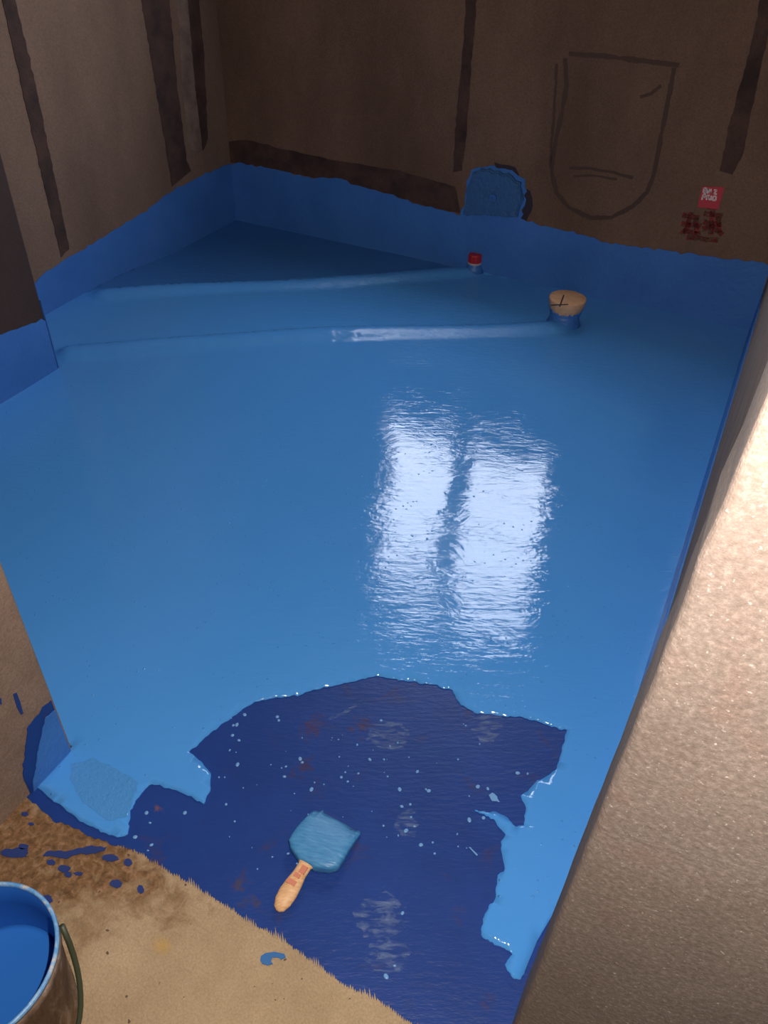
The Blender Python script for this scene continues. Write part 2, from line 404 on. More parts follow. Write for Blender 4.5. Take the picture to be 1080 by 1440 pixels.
# right side of the opening leans a little out of plumb and has a rounded arris
bm = bmesh.new()
def xe(z): return 0.0085 + 0.0152 * z
prof = []
RR = 0.010
for k in range(7):
    a = math.pi / 2 * k / 6; prof.append((RR - RR * math.cos(a), -(RR * math.sin(a)) + RR))     # (dx, dy above YO)
rings = []
NZ = 60
for i in range(NZ + 1):
    z = -0.05 + (HC + 0.1) * i / NZ; e = xe(z)
    wob = 0.0022 * noise.noise(Vector((0, 0, z * 14))) + 0.001 * noise.noise(Vector((3, 0, z * 50)))
    ring = [bm.verts.new((e + wob, YI, z))] + [bm.verts.new((e + wob + dx, YO + dy, z)) for dx, dy in prof] + [bm.verts.new((1.65, YO, z)), bm.verts.new((1.65, YI, z))]
    rings.append(ring)
for a, b in zip(rings, rings[1:]):
    for k in range(len(a)): bm.faces.new((a[k], a[(k + 1) % len(a)], b[(k + 1) % len(a)], b[k]))
bm.faces.new(rings[0]); bm.faces.new(rings[-1])
wall_front_r = obj('wall_front', bm, M['jamb_plaster'], kind='structure', smooth=False)
bm = bmesh.new(); box(bm, XD - .05, 0.12, YO + .001, YI - .001, 2.1, HC + .05)
obj('wall_lintel', bm, M['reveal_plaster'], kind='structure')
bm = bmesh.new(); box(bm, -2.7, 1.7, -1.7, 3.6, HC, HC + .12)
obj('ceiling', bm, M['ceiling_plaster'], kind='structure')
for nm, b in (('wall_hall_left', (-2.6, -2.45, -1.6, YOL)), ('wall_hall_right', (1.5, 1.65, -1.6, YO)), ('wall_hall_back', (-2.6, 1.65, -1.7, -1.55))):
    bm = bmesh.new(); box(bm, *b, -.05, HC + .05); obj(nm, bm, M['hall_plaster'], kind='structure')

# window
win = bpy.data.objects.new('window_1', None); COL.objects.link(win); win.location = ((WX0 + WX1) / 2, YB + .05, WZ0); win['kind'] = 'structure'
bpy.context.view_layer.update()
MX = -1.13
bm = bmesh.new(); fw = 0.035
for b in ((WX0, WX1, WZ0, WZ0 + fw), (WX0, WX1, WZ1 - fw, WZ1), (WX0, WX0 + fw, WZ0, WZ1), (WX1 - fw, WX1, WZ0, WZ1), (MX - .045, MX + .045, WZ0, WZ1)):
    box(bm, b[0], b[1], YB + .02, YB + .07, b[2], b[3])
obj('window_frame', bm, M['white_frame'], win)
for a, b in ((WX0 + fw, MX - .045), (MX + .045, WX1 - fw)):
    bm = bmesh.new(); box(bm, a, b, YB + .042, YB + .047, WZ0 + fw, WZ1 - fw); obj('window_pane', bm, M['glass'], win)

# ------------------------------------------------------------------ floor coats
def fringe(pts, step, lo, hi):
    out = []
    for (a, b) in zip(pts, pts[1:]):
        L = math.hypot(b[0] - a[0], b[1] - a[1]); n = max(1, int(L / step))
        for i in range(n):
            t = i / n; x = a[0] + (b[0] - a[0]) * t; y = a[1] + (b[1] - a[1]) * t
            k = random.uniform(lo, hi) * (0.35 + 1.1 * abs(noise.noise(Vector((x * .03, y * .03, 2)))) * 2)
            out.append((x, y + random.uniform(-1, 3)))
            out.append((x + step * .45 - k * .12, y + step * .25 - k))
    out.append(pts[-1]); return out
edge_a = rough_line([(36, 1111), (38, 1122), (62, 1141), (75, 1155), (101, 1163), (128, 1177), (165, 1190)], 5, 4, 3)
edge_b = fringe([(165, 1190), (195, 1199), (214, 1213), (240, 1228), (262, 1240), (285, 1254), (322, 1277), (349, 1297), (400, 1325), (441, 1354), (481, 1384), (533, 1408), (562, 1429), (590, 1449), (640, 1485), (668, 1502)], 3.6, 3, 10)
dk = [F(*p).xy for p in edge_a + edge_b]
dark_out = dk + [Vector((0.04, F(668, 1502).y)), Vector((0.04, YI + .01)), Vector((0.04, 1.6)), Vector((-1.3, 1.6)), Vector((-1.3, YI + .02)), Vector((XD - .01, YI + .02)), Vector((XD - .01, YO))]
bm = sheet(dark_out, 0, 0.0012, 0.05)
obj('dry_paint_coat', bm, M['dry_coat'], floor, smooth=False, label='dull navy blue dried first coat of floor paint')

right_edge = [(768, 1302), (755, 1324), (738, 1366)]
light_front = rough_line([(738, 1366), (732, 1378), (723, 1377), (712.6, 1365), (710, 1357), (717, 1347), (722, 1341)], 3, 1.5, 1) \
    + rough_line([(722, 1341), (699, 1330), (679, 1319), (675, 1307), (680, 1290), (687, 1275), (697, 1265), (699, 1230), (708, 1227), (709, 1214), (706, 1198), (705, 1185), (711, 1174), (705, 1168), (699, 1159), (687, 1149), (668, 1140)], 3.5, 2.5, 2) \
    + rough_line([(668, 1140), (684, 1143), (697, 1143), (711, 1150), (725, 1163), (737, 1162), (739, 1137), (732, 1119), (742, 1114), (755, 1098), (772, 1091), (783, 1081), (797, 1028)], 3.5, 2.0, 4) \
    + rough_line([(797, 1028), (734, 1009), (671, 1004), (648, 992), (636, 972), (607, 963), (561, 957), (533, 951), (510, 955), (481, 963), (441, 971), (418, 979), (386, 982), (358, 988), (326, 1009), (292, 1035), (266, 1058), (283, 1072), (296, 1089), (296, 1109), (287, 1131), (255, 1115), (225, 1105), (210, 1105), (195, 1121), (184, 1140), (180, 1174)], 3.5, 2.2, 6) \
    + rough_line([(180, 1174), (165, 1179), (146, 1171), (120, 1159), (94, 1140), (73, 1125), (56, 1110)], 4, 2, 8)
lf = [F(*p).xy for p in light_front]
e0 = F(56, 1110)
light_out = lf + [Vector((XD - .002, e0.y)), Vector((XD - .002, YI + .003)), Vector((XP - .01, YI + .003)), Vector((XP - .01, YP + .003)), Vector((XL - .01, YP + .003)), Vector((XL - .01, YB + .01)), Vector((XR + .01, YB + .01)), Vector((XR + .01, F(785, 1268).y))] + [F(*p).xy for p in [(781, 1280), (768, 1302), (755, 1324)]]
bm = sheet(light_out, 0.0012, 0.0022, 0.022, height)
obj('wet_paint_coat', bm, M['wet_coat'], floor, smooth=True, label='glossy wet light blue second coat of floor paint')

# drops, streaks and blots of paint, and pale reflections painted on
def dome(bm, c, r, h, sx=1.0, rot=0.0, n=10):
    rings = []
    for k, (q, z) in enumerate(((1, 0), (0.85, .55), (0.5, .9))):
        rings.append([bm.verts.new((c.x + (q * r * sx * math.cos(a) * math.cos(rot) - q * r * math.sin(a) * math.sin(rot)), c.y + (q * r * sx * math.cos(a) * math.sin(rot) + q * r * math.sin(a) * math.cos(rot)), c.z + h * z)) for a in [2 * math.pi * i / n for i in range(n)]])
    for a, b in zip(rings, rings[1:]):
        for i in range(n): bm.faces.new((a[i], a[(i + 1) % n], b[(i + 1) % n], b[i]))
    t = bm.verts.new((c.x, c.y, c.z + h)); a = rings[-1]
    for i in range(n): bm.faces.new((a[i], a[(i + 1) % n], t))
spots = [(325, 1010), (328, 1020), (333, 1019), (327, 1034), (336, 1041), (323, 1055), (332, 1058), (344, 1005), (308, 1093), (316, 1093), (334, 1075), (342, 1108), (318, 1131), (260, 1143), (206, 1143), (211, 1157), (190, 1177), (330, 1155), (402, 1078), (400, 1092), (396, 1080), (414, 1116), (422, 1067), (425, 1072), (438, 1110), (480, 1093), (489, 1099), (536, 1013), (540, 1068), (575, 1065), (587, 1085), (599, 1110), (562, 1110), (577, 1131), (578, 1149), (565, 1134), (583, 1162), (560, 1175), (571, 1168), (592, 1188), (603, 1112), (644, 1068), (672, 1107), (689, 1118), (694, 1122), (742, 1088), (728, 1087), (733, 1153), (680, 1150), (660, 1153), (643, 1173), (672, 1106), (686, 1109), (701, 1127), (390, 1008), (392, 1013), (383, 1205), (362, 1222), (213, 1188), (208, 1196), (545, 1092), (520, 1068), (566, 1284), (555, 1358), (543, 1373), (476, 1040)]
for _ in range(45):
    spots.append((random.gauss(530, 110), random.uniform(1000, 1230)))
bm = bmesh.new()
for i, (px, py) in enumerate(spots):
    if px > 690 and py > 1130 or px < 300 and i > 64 or px > 745: continue
    p = F(px, py, 0.0012); dome(bm, p, random.choice((.0016, .002, .0028, .0036)) * (1.0 if i < 65 else 0.6), 0.0012, random.uniform(0.9, 1.5), random.random() * 3)
obj('paint_spatter', bm, M['splash'], floor, smooth=True, label='small pale blue drops of paint spattered over the navy coat', kind='stuff')
def lozenge(pts, z=0.0012, th=0.001, m=M['splash'], name='smear_sheen', label='pale blue streak of paint'):
    bm = sheet([F(*p).xy for p in pts], z, th, 0); return obj(name, bm, m, floor, label=label)
lozenge(rough_line([(722, 1120), (730, 1115), (742, 1119), (749, 1125), (744, 1129), (733, 1127)][:0] or [(687, 1119), (692, 1115), (699, 1121), (701, 1127), (692, 1127), (687, 1119)], 2, 1, 1)[:-1])
M['patch'] = mat('patch', (0.074, 0.29, 0.66), 0.16, lambda nt, b: bump(nt, b, nz(nt, pos(nt), 120, 4), 0.003))
lozenge(rough_line([(100, 1075), (130, 1068), (165, 1082), (195, 1102), (188, 1125), (178, 1150), (150, 1155), (118, 1130), (100, 1100), (100, 1075)], 5, 3, 40)[:-1], 0.0034, .0006, M['patch'], label='duller grainy patch in the wet light blue coat at the doorway')
lozenge([(659, 1192), (661, 1192), (672, 1203), (670, 1204)])
lozenge([(462, 1010), (480, 1003), (507, 986), (509, 988), (484, 1007), (464, 1013)], m=M['streak_sheen'])
def oval(cx, cy, rx, ry, n=28, seed=0):
    return [(cx + rx * math.cos(t) * (1 + .42 * noise.noise(Vector((math.cos(t) * 2, math.sin(t) * 2, seed)))), cy + ry * math.sin(t) * (1 + .42 * noise.noise(Vector((math.cos(t) * 2, math.sin(t) * 2, seed + 9))))) for t in [2 * math.pi * i / n for i in range(n)]]
for q in ((536, 1290, 38, 34), (545, 1345, 30, 25), (546, 1035, 30, 20), (684, 1020, 22, 26), (572, 1160, 18, 20)):
    lozenge(oval(*q, seed=q[0]), m=M['streak_sheen'], th=0.0006, label='faint milky reflection painted onto the navy coat')  # wet reflections on the navy coat, painted as thin pale sheets
for (cx, cy, rx, ry) in ((21, 1200, 19, 7), (72, 1213, 6, 4), (90, 1222, 9, 5), (96, 1230, 5, 4), (67, 1265, 7, 6), (163, 1243, 9, 6), (198, 1251, 5, 6), (35, 1145, 5, 3), (44, 1159, 4, 2), (155, 1207, 11, 5), (180, 1213, 6, 5), (33, 1191, 7, 4), (110, 1229, 6, 2.5)):
    lozenge(oval(cx, cy, rx, ry, 18, cx), 0, .0015, M['navy_spot'], 'paint_blot', 'navy blue blot on the muddy floor edge')
lozenge(rough_line([(62, 1199), (90, 1197), (125, 1190), (150, 1192), (138, 1199), (108, 1203), (80, 1207), (62, 1204), (62, 1199)], 4, 4, 5)[:-1], 0, .0015, M['navy_spot'], 'paint_blot', 'long navy blue blot on the muddy floor edge')
hook = [(366, 1351), (367, 1345), (373, 1341), (386, 1339), (400, 1342), (402, 1347), (395, 1350), (392, 1347), (383, 1347), (381, 1352), (384, 1356), (376, 1358), (369, 1356)]
lozenge(hook, 0, .002, M['mid_spot'], 'paint_blot', 'curled mid-blue blot of paint on the tan floor')

# ------------------------------------------------------------------ painted bands up the walls
VX, VY = Vector((1, 0, 0)), Vector((0, 1, 0))
top = rough_line([(318, 232), (330, 229), (378, 236), (440, 250), (475, 250), (520, 266), (560, 278), (600, 290), (650, 302)], 6, 4, 11)
tab = rough_line([(650, 302), (657, 262), (663, 238), (690, 232), (720, 240), (738, 252), (740, 280), (733, 306), (742, 312)], 5, 4, 12)
rest = rough_line([(742, 312), (800, 325), (860, 342), (920, 350), (990, 360), (1040, 366), (1085, 372)], 6, 4, 13)
up = [PY(px, py, YB) for px, py in top + tab + rest]
for p in up: p.x = max(XL, min(XR, p.x))
out = [Vector((XL, YB, -.01))] + up + [Vector((XR, YB, -.01))]
out = [p for i, p in enumerate(out) if i == 0 or (p - out[i - 1]).length > 1e-4]
obj('paint_band', slab(out, -VY, 0.003), M['band_coat'], wall_back, label='blue painted band along the foot of the back wall with a raised tab')
lt = rough_line([(45, 402), (60, 385), (98, 362), (150, 330), (205, 296), (250, 263), (290, 244), (325, 229)], 6, 3, 14)
up = [PX(px, py, XL) for px, py in lt]
for p in up: p.y = min(YB, max(YP - .05, p.y))
up = [p for i, p in enumerate(up) if i == 0 or (p - up[i - 1]).length > 1e-4]
obj('paint_band', slab([Vector((XL, YP - .05, -.01))] + up + [Vector((XL, YB, up[-1].z)), Vector((XL, YB, -.01))], VX, 0.003), M['band_coat'], wall_left, label='blue painted band along the foot of the left wall')
lt = rough_line([(0, 470), (30, 460), (50, 452), (66, 449)], 6, 3, 15)
up = [PX(px, py, XP) for px, py in lt]
for p in up: p.y = min(YP - .006, p.y)
up = [p for i, p in enumerate(up) if i == 0 or p.y - up[i - 1].y > 1e-4]
e = up[-1]
obj('paint_band', slab([Vector((XP, YI, -.01)), Vector((XP, YI, .22))] + up + [Vector((XP, YP - .004, e.z)), Vector((XP, YP - .004, -.01))], VX, 0.003), M['band_near'], pillar, label='blue painted band on the projecting left wall')
bm = bmesh.new(); box(bm, XL, XP + .003, YP, YP + .003, -.01, .26)
obj('paint_band', bm, M['band_coat'], pillar, label='blue painted band on the far end of the projecting wall')
rt = rough_line([(1083, 372), (1060, 470), (1034, 598), (1003, 735), (992, 775)], 12, 0.6, 16)
up = [PX(px, py, XR) for px, py in rt]
up = [Vector((XR, min(YB, max(YI, p.y)), max(0.12, min(.29, p.z)))) for p in up]
print('right band', [tuple(round(c, 3) for c in p) for p in up[::6]])
up = [Vector((XR, YB, up[0].z))] + [p for p in up if YI + .01 < p.y < YB - .01]
up = [p for i, p in enumerate(up) if i == 0 or up[i - 1].y - p.y > 1e-4]
obj('paint_band', slab([Vector((XR, YB, -.01))] + up + [Vector((XR, YI, up[-1].z)), Vector((XR, YI, -.01))], -VX, 0.003), M['band_coat'], wall_right, label='blue painted band along the foot of the right wall')
# door reveal: navy first coat with the lighter coat on top
rv = rough_line([(30, 1114), (34, 1070), (38, 1025), (60, 995), (80, 977)], 5, 2.5, 17)
up = [PX(px, py, XD) for px, py in rv]; yl = YI - .007
up = [Vector((XD, min(yl, max(YO + .007, p.y)), max(0.0, p.z))) for p in up]
ub = [p for i, p in enumerate(up) if i == 0 or (p - up[i - 1]).length > 1e-4]
zt = ub[-1].z
obj('paint_band', slab([Vector((XD, yl, 0)), Vector((XD, ub[0].y, 0))] + ub[1:] + [Vector((XD, yl, zt))] if abs(ub[-1].y - yl) > 1e-4 else [Vector((XD, yl, 0)), Vector((XD, ub[0].y, 0))] + ub[1:], VX, 0.002), M['dry_coat'], wall_front_l, label='navy first coat on the left side of the door opening')
rv = rough_line([(44, 1106), (48, 1092), (54, 1050), (64, 1008), (86, 990)], 5, 1.5, 18)
up = [PX(px, py, XD + .002) for px, py in rv]
up = [Vector((XD + .002, min(yl - .0005, max(YO + .008, p.y)), max(0.002, p.z))) for p in up]
ub = [p for i, p in enumerate(up) if i == 0 or (p - up[i - 1]).length > 1e-4]
obj('paint_band', slab([Vector((XD + .002, yl - .0005, 0))] + [Vector((XD + .002, ub[0].y, 0))] + ub[1:], VX, 0.002), M['band_coat'], wall_front_l, label='mid blue second coat on the left side of the door opening')
# two dark nicks in the plaster of the reveal
for pts in (([(18, 976), (23, 974), (28, 988), (32, 1003), (29, 1005), (23, 994)]), ([(-6, 978), (1, 982), (2, 990), (-3, 990)])):
    obj('paint_dab', slab([PX(*p, XD) for p in pts], VX, 0.0015), M['navy_spot'], wall_front_l, label='small dark blue dab of paint on the bare plaster')

# ------------------------------------------------------------------ seams, stains and marks on the walls
def wallstrip(pts, plane, name, m, parent, th=0.002, wob=1.6, seed=20, label=None):
    q = rough_line(pts + [pts[0]], 8, wob, seed)[:-1]
    if plane == 'L': p3 = [PX(*p, XL) for p in q]; p3 = [Vector((XL, min(YB - .002, p.y), p.z)) for p in p3]; n = VX
    else: p3 = [PY(*p, YB) for p in q]; n = -VY
    o = [p for i, p in enumerate(p3) if (p - p3[i - 1]).length > 1e-5]
    return obj(name, slab(o, n, th), m, parent, label=label)
wallstrip([(-2, -20), (16, -20), (50, 120), (97, 350), (86, 362), (60, 255), (32, 130)], 'L', 'mortar_seam', M['dark_seam'], wall_left, label='dark seam running down the left wall')
wallstrip([(195, -20), (236, -20), (248, 110), (262, 225), (268, 240), (242, 262), (228, 180), (212, 80)], 'L', 'mortar_seam', M['dark_seam'], wall_left, seed=22, label='broad dark seam beside the corner')
wallstrip([(248, -20), (262, -20), (272, 100), (284, 210), (268, 225), (256, 120)], 'L', 'mortar_seam', M['pale_seam'], wall_left, seed=23, label='thin pale strip between two dark seams')
wallstrip([(262, -20), (278, -20), (288, 100), (292, 195), (285, 212), (274, 120)], 'L', 'mortar_seam', M['dark_seam'], wall_left, seed=24, label='narrow dark seam at the corner')
wallstrip([(312, 200), (345, 196), (400, 210), (470, 225), (560, 240), (640, 262), (648, 300), (600, 290), (520, 266), (440, 250), (378, 236), (322, 228)], 'B', 'dark_patch', M['dark_seam'], wall_back, th=0.0015, seed=25, label='dark damp stain above the painted band')
wallstrip([(656, -20), (672, -20), (664, 80), (657, 180), (650, 240), (637, 242), (643, 150), (652, 60)], 'B', 'mortar_seam', M['dark_seam'], wall_back, seed=26, label='dark vertical seam in the back wall')
wallstrip([(1072, -20), (1095, -20), (1078, 60), (1058, 150), (1046, 215), (1030, 245), (1012, 240), (1024, 180), (1046, 100), (1062, 40)], 'B', 'mortar_seam', M['dark_seam'], wall_back, seed=27, label='dark seam at the right end of the back wall')
def marker(pts, plane_y, r, name='drawn_outline', m=M['thin_line'], label=None, closed=False):
    q = []
    for a, b in zip(pts, pts[1:]):
        n = max(1, int(math.hypot(b[0] - a[0], b[1] - a[1]) / 5))
        q += [(a[0] + (b[0] - a[0]) * i / n + random.uniform(-.6, .6), a[1] + (b[1] - a[1]) * i / n + random.uniform(-.6, .6)) for i in range(n)]
    q.append(pts[-1]); p = [PY(*s, plane_y) for s in q]
    L, Rr = [], []
    for i, s in enumerate(p):
        t = (p[min(i + 1, len(p) - 1)] - p[max(0, i - 1)]).normalized(); nn = t.cross(VY)
        rr = r * (1 + .45 * noise.noise(Vector((i * .25, r * 1000, 0))))
        L.append(s + nn * rr); Rr.append(s - nn * rr)
    bm = bmesh.new(); vs = []
    for a, b in zip(L, Rr): vs.append([bm.verts.new(a), bm.verts.new(b), bm.verts.new(b - VY * .0012), bm.verts.new(a - VY * .0012)])
    for a, b in zip(vs, vs[1:]):
        for k in range(4): bm.faces.new((a[k], a[(k + 1) % 4], b[(k + 1) % 4], b[k]))
    bm.faces.new(vs[0]); bm.faces.new(list(reversed(vs[-1])))
    return obj(name, bm, m, wall_back, label=label)
marker([(795, 82), (797, 120), (790, 160), (781, 200), (776, 240), (782, 270), (800, 292), (830, 306), (860, 306), (890, 290), (910, 270), (921, 240), (930, 190), (940, 140), (948, 95)], YB, .008, label='dark rounded outline drawn on the back wall')
marker([(783, 90), (780, 150), (775, 210), (774, 235)], YB, .005)
marker([(800, 76), (850, 79), (900, 85), (955, 92)], YB, .008)
marker([(800, 236), (830, 237), (865, 243), (890, 250)], YB, .005)
marker([(806, 248), (835, 247), (868, 252)], YB, .004)
marker([(900, 136), (915, 132), (930, 120)], YB, .006)
# raised mortar pad under the painted tab, with a capped socket
cx = PY(697, 275, YB)
bm = slab([PY(*p, YB) for p in rough_line([(653, 300), (660, 262), (666, 240), (690, 236), (716, 243), (733, 256), (736, 280), (729, 304), (653, 300)], 6, 3, 31)[:-1]], -VY, 0.022)
bmesh.ops.bevel(bm, geom=[e for e in bm.edges if len(e.link_faces) == 2 and abs(e.calc_face_angle()) > 1.0 and e.verts[0].co.y < YB - .015 and e.verts[1].co.y < YB - .015], offset=0.006, segments=2, affect='EDGES')
M['pad_coat'] = mat('pad_coat', (0.035, 0.13, 0.32), 0.5, lambda nt, b: bump(nt, b, nz(nt, pos(nt), 45, 5, 0.65), 0.006))
pad = obj('mortar_pad', bm, M['pad_coat'], wall_back, label='lumpy blue painted pad of mortar above the band')
AX = Matrix.Rotation(math.radians(90), 3, 'X')
bm = bmesh.new(); lathe(bm, [(.013, -.004), (.013, .012), (.009, .012), (.009, .004)], Vector((cx.x, YB - .022, cx.z)), 20, AX)
obj('pipe_socket', bm, M['band_coat'], pad, label='small painted water outlet in the pad')
wallstrip([(733, 262), (745, 268), (750, 290), (740, 312), (731, 306), (738, 285)], 'B', 'dark_patch', M['ink_shade_black'], wall_back, seed=32, th=.002, wob=2, label='painted shadow at the right of the mortar pad')  # shadow beside the pad, painted as a flat black strip
wallstrip([(695, 228), (725, 235), (732, 250), (700, 242)], 'B', 'dark_patch', M['ink_shade_black'], wall_back, seed=33, th=.002, wob=2, label='black strip above the mortar pad')  # flat black strip along the top edge of the pad

# red crayon characters scrawled on the wall
CH = [[(960, 303), (984, 306)], [(972, 298), (966, 322), (957, 330)], [(958, 314), (986, 318)], [(978, 306), (980, 328)], [(961, 324), (985, 329)],
      [(990, 300), (1016, 304)], [(1002, 296), (1000, 330)], [(990, 312), (1014, 316)], [(1010, 304), (1012, 328)], [(988, 322), (1002, 318), (1016, 330)], [(966, 334), (1010, 338)], [(994, 290), (1010, 292)]]
root = None
for i, s in enumerate(CH):
    o = marker(s, YB, .0095, 'crayon_stroke', M['crayon'])
    if i == 0: o['label'] = 'faint red crayon stroke, one of the scrawled characters below the red sticker'
# sticker
c = PY(1000, 275, YB)
st = thing('sticker', c, 'small red sticker with white printed lettering on the brown back wall', 'sticker')
bm = slab([PY(*p, YB) for p in [(988, 262), (1019, 263), (1015, 278), (1010, 294), (981, 291), (984, 276)]], -VY, 0.0025)
obj('paper', bm, M['sticker_red'], st)
bm = bmesh.new()
YS = YB - .0025
def glyph(bm, a, b, w=.0035):
    A, B = PY(*a, YS), PY(*b, YS); A.y = B.y = YS; t = (B - A).normalized(); n = t.cross(VY) * w
    v = [bm.verts.new(p + o_) for o_ in (Vector((0, 0, 0)), Vector((0, -.0012, 0))) for p in (A - n, A + n, B + n, B - n)]
    bm.faces.new(v[:4]); bm.faces.new(v[4:][::-1])
    for k in range(4): bm.faces.new((v[k], v[(k + 1) % 4], v[4 + (k + 1) % 4], v[4 + k]))
for a, b in (((990.5, 264.5), (989, 271)), ((990.5, 264.5), (994, 265)), ((990, 268), (993.5, 268.3)), ((989, 271), (993, 271.5)), ((994, 265), (993, 271.5)),      # B
             ((996, 265), (995, 272)), ((996, 265), (999, 272)), ((1000, 265.5), (999, 272)),                                                                   # N
             ((1004, 267), (1008, 267.5)), ((1008, 267.5), (1004, 272.5)), ((1004, 272.5), (1008, 273)),                                                         # 2
             ((989, 273.5), (987, 281)), ((989, 273.5), (992.5, 274)), ((992.5, 274), (992, 277)), ((988, 277), (992, 277)),                                      # P
             ((994.5, 274.5), (993.5, 281)), ((994.5, 274.5), (998, 275)), ((996, 278), (998.5, 281)), ((994, 278), (997.5, 277.5)),
             ((1000.5, 275), (999.5, 281.5)), ((1003, 276), (1002, 281.5)), ((1003, 276), (1007, 276)), ((1007, 276), (1006.5, 281.5)), ((1002, 281.5), (1006.5, 281.5))):
    glyph(bm, a, b, .0028)
obj('lettering', bm, M['sticker_white'], st, label='two short rows of white lettering')

# ------------------------------------------------------------------ pipes rising from the floor
p = F(792, 455); p.z = 0
dp = thing('drain_pipe', p, 'short wide drain pipe stub plugged with beige tape, rising from the wet blue floor', 'pipe')
hz = height(p.x, p.y)
bm = bmesh.new(); lathe(bm, [(.075, hz - .01), (.062, hz + .012), (.057, hz + .03), (.058, .058)], p, 48)
obj('pipe_body', bm, M['band_coat'], dp, smooth=True, label='blue painted pipe collar')
bm = bmesh.new()
lathe(bm, [(.052, .045), (.060, .060), (.068, .085), (.0715, .104), (.071, .109), (.066, .111), (.03, .1115), (.004, .1115)], p, 48, jag={0: .02, 1: .02})
obj('tape_plug', bm, M['beige_tape'], dp, smooth=True, label='beige taped plug with a dark cross')
bm = bmesh.new()
def flatbar(bm, a, b, w, z0, z1):
    t = (b - a).normalized(); n = Vector((-t.y, t.x, 0)) * w
    v = [bm.verts.new(Vector((q.x, q.y, z))) for z in (z0, z1) for q in (a - n, a + n, b + n, b - n)]
    bm.faces.new(v[:4]); bm.faces.new(v[4:][::-1])
    for k in range(4): bm.faces.new((v[k], v[(k + 1) % 4], v[4 + (k + 1) % 4], v[4 + k]))
def Fz(px, py, z): return F(px, py, z)
flatbar(bm, Fz(775, 429, .112), Fz(799, 428, .112), .0028, .1108, .1128)
flatbar(bm, Fz(793, 415, .112), Fz(787, 431, .112), .0025, .1108, .1130)
obj('cross_mark', bm, M['ink_shade_black'], dp)
# ragged blue paint lapped over the front of the plug
bm = bmesh.new(); n = 60; rows = []
a0 = math.atan2(-p.y, -p.x)
for i in range(n + 1):
    a = a0 - 1.65 + 3.3 * i / n
    side = 1 - 0.0 * abs(i / n - .5)
    zt = .056 + .016 * abs(i / n - .5) * 2 + .018 * noise.noise(Vector((i * .35, 2, 0))) 
    def rad(z): return .060 + (z - .060) * .45 + .0015 if z > .06 else .060
    rows.append([bm.verts.new(p + Vector((math.cos(a) * r, math.sin(a) * r, z))) for r, z in ((rad(.05), .048), (rad((.05 + zt) / 2), (.05 + zt) / 2), (rad(zt), zt), (rad(zt) - .003, zt))])
for a, b in zip(rows, rows[1:]):
    for k in range(3): bm.faces.new((a[k], a[k + 1], b[k + 1], b[k]))
obj('paint_lap', bm, M['band_coat'], dp, smooth=True, label='ragged blue paint brushed up over the plug')

p = F(666, 383); p.z = 0
hz = height(p.x, p.y)
wp = thing('water_pipe', p, 'thin pipe stub with a red screw cap, near the foot of the back wall', 'pipe')
bm = bmesh.new(); lathe(bm, [(.045, hz - .015), (.034, hz + .004), (.029, hz + .014), (.028, .045)], p, 28)
obj('pipe_body', bm, M['band_coat'], wp, smooth=True)
bm = bmesh.new(); lathe(bm, [(.030, .040), (.0315, .041), (.0315, .048), (.030, .049)], p, 28)
obj('collar_ring', bm, M['grey_plastic'], wp, smooth=True, label='pale ring under the cap')
bm = bmesh.new(); r = lathe(bm, [(.029, .049), (.030, .050), (.030, .078), (.026, .084), (.01, .085)], p, 28)
for ring in r[1:3]:
    for i, v in enumerate(ring):
        if i % 2: v.co.x += (p.x - v.co.x) * .06; v.co.y += (p.y - v.co.y) * .06
obj('cap', bm, M['red_plastic'], wp, label='red ribbed cap')

# ------------------------------------------------------------------ paint brush
tip = F(390, 1279, .012); neck = F(431, 1215, .016); end = F(479, 1141, .010)
ax = (end - tip); ax.z = 0; Lb = ax.length; ax.normalize(); sd = Vector((ax.y, -ax.x, 0))
def along(px, py, z=.012):
    q = F(px, py, z) - tip; return q.dot(ax), q.dot(sd)
base = Vector((tip.x, tip.y, 0.0014))
br = thing('paint_brush', base, 'flat paint brush with wooden handle, head loaded with blue paint, on the navy floor', 'paint brush')
def loft(secs, m, name, parent, sup=2.0, n=24, label=None, jag=0.0):
    """secs: (s along, half width, z low, z high, side offset)"""
    bm = bmesh.new(); rings = []
    for k, (s, hw, z0, z1, off) in enumerate(secs):
        ring = []
        for i in range(n):
            a = 2 * math.pi * i / n; ca, sa = math.cos(a), math.sin(a)
            u = math.copysign(abs(ca) ** (2 / sup), ca) * hw + off; v = math.copysign(abs(sa) ** (2 / sup), sa)
            z = (z0 + z1) / 2 + v * (z1 - z0) / 2
            sj = s + (jag * noise.noise(Vector((u * 160, k * .3, 0))) if k >= len(secs) - 2 else 0)
            ring.append(bm.verts.new(base + ax * sj + sd * u + Vector((0, 0, z))))
        rings.append(ring)
    for a, b in zip(rings, rings[1:]):
        for i in range(n): bm.faces.new((a[i], a[(i + 1) % n], b[(i + 1) % n], b[i]))
    bm.faces.new(rings[0]); bm.faces.new(rings[-1])
    return obj(name, bm, m, parent, smooth=True, label=label)
sn, _ = along(431, 1215)
hw = lambda a, b: abs(along(*a)[1] - along(*b)[1]) / 2
print('brush', Lb, sn, 'headw', hw((406, 1183), (475, 1226)), 'handle', hw((401, 1237), (423, 1250)), 'shoulder', along(406, 1183), along(475, 1226), along(440, 1140), along(508, 1181))
h = loft([(0.000, .003, .002, .008, 0), (.004, .010, .000, .012, 0), (.016, .0155, .000, .017, 0), (.032, .0170, .001, .020, 0), (.05, .0155, .003, .021, 0), (.068, .0125, .005, .021, 0), (.085, .0125, .006, .021, 0), (sn + .004, .018, .005, .021, 0), (sn + .02, .022, .004, .021, 0)], M['wood'], 'handle', br, 2.0)
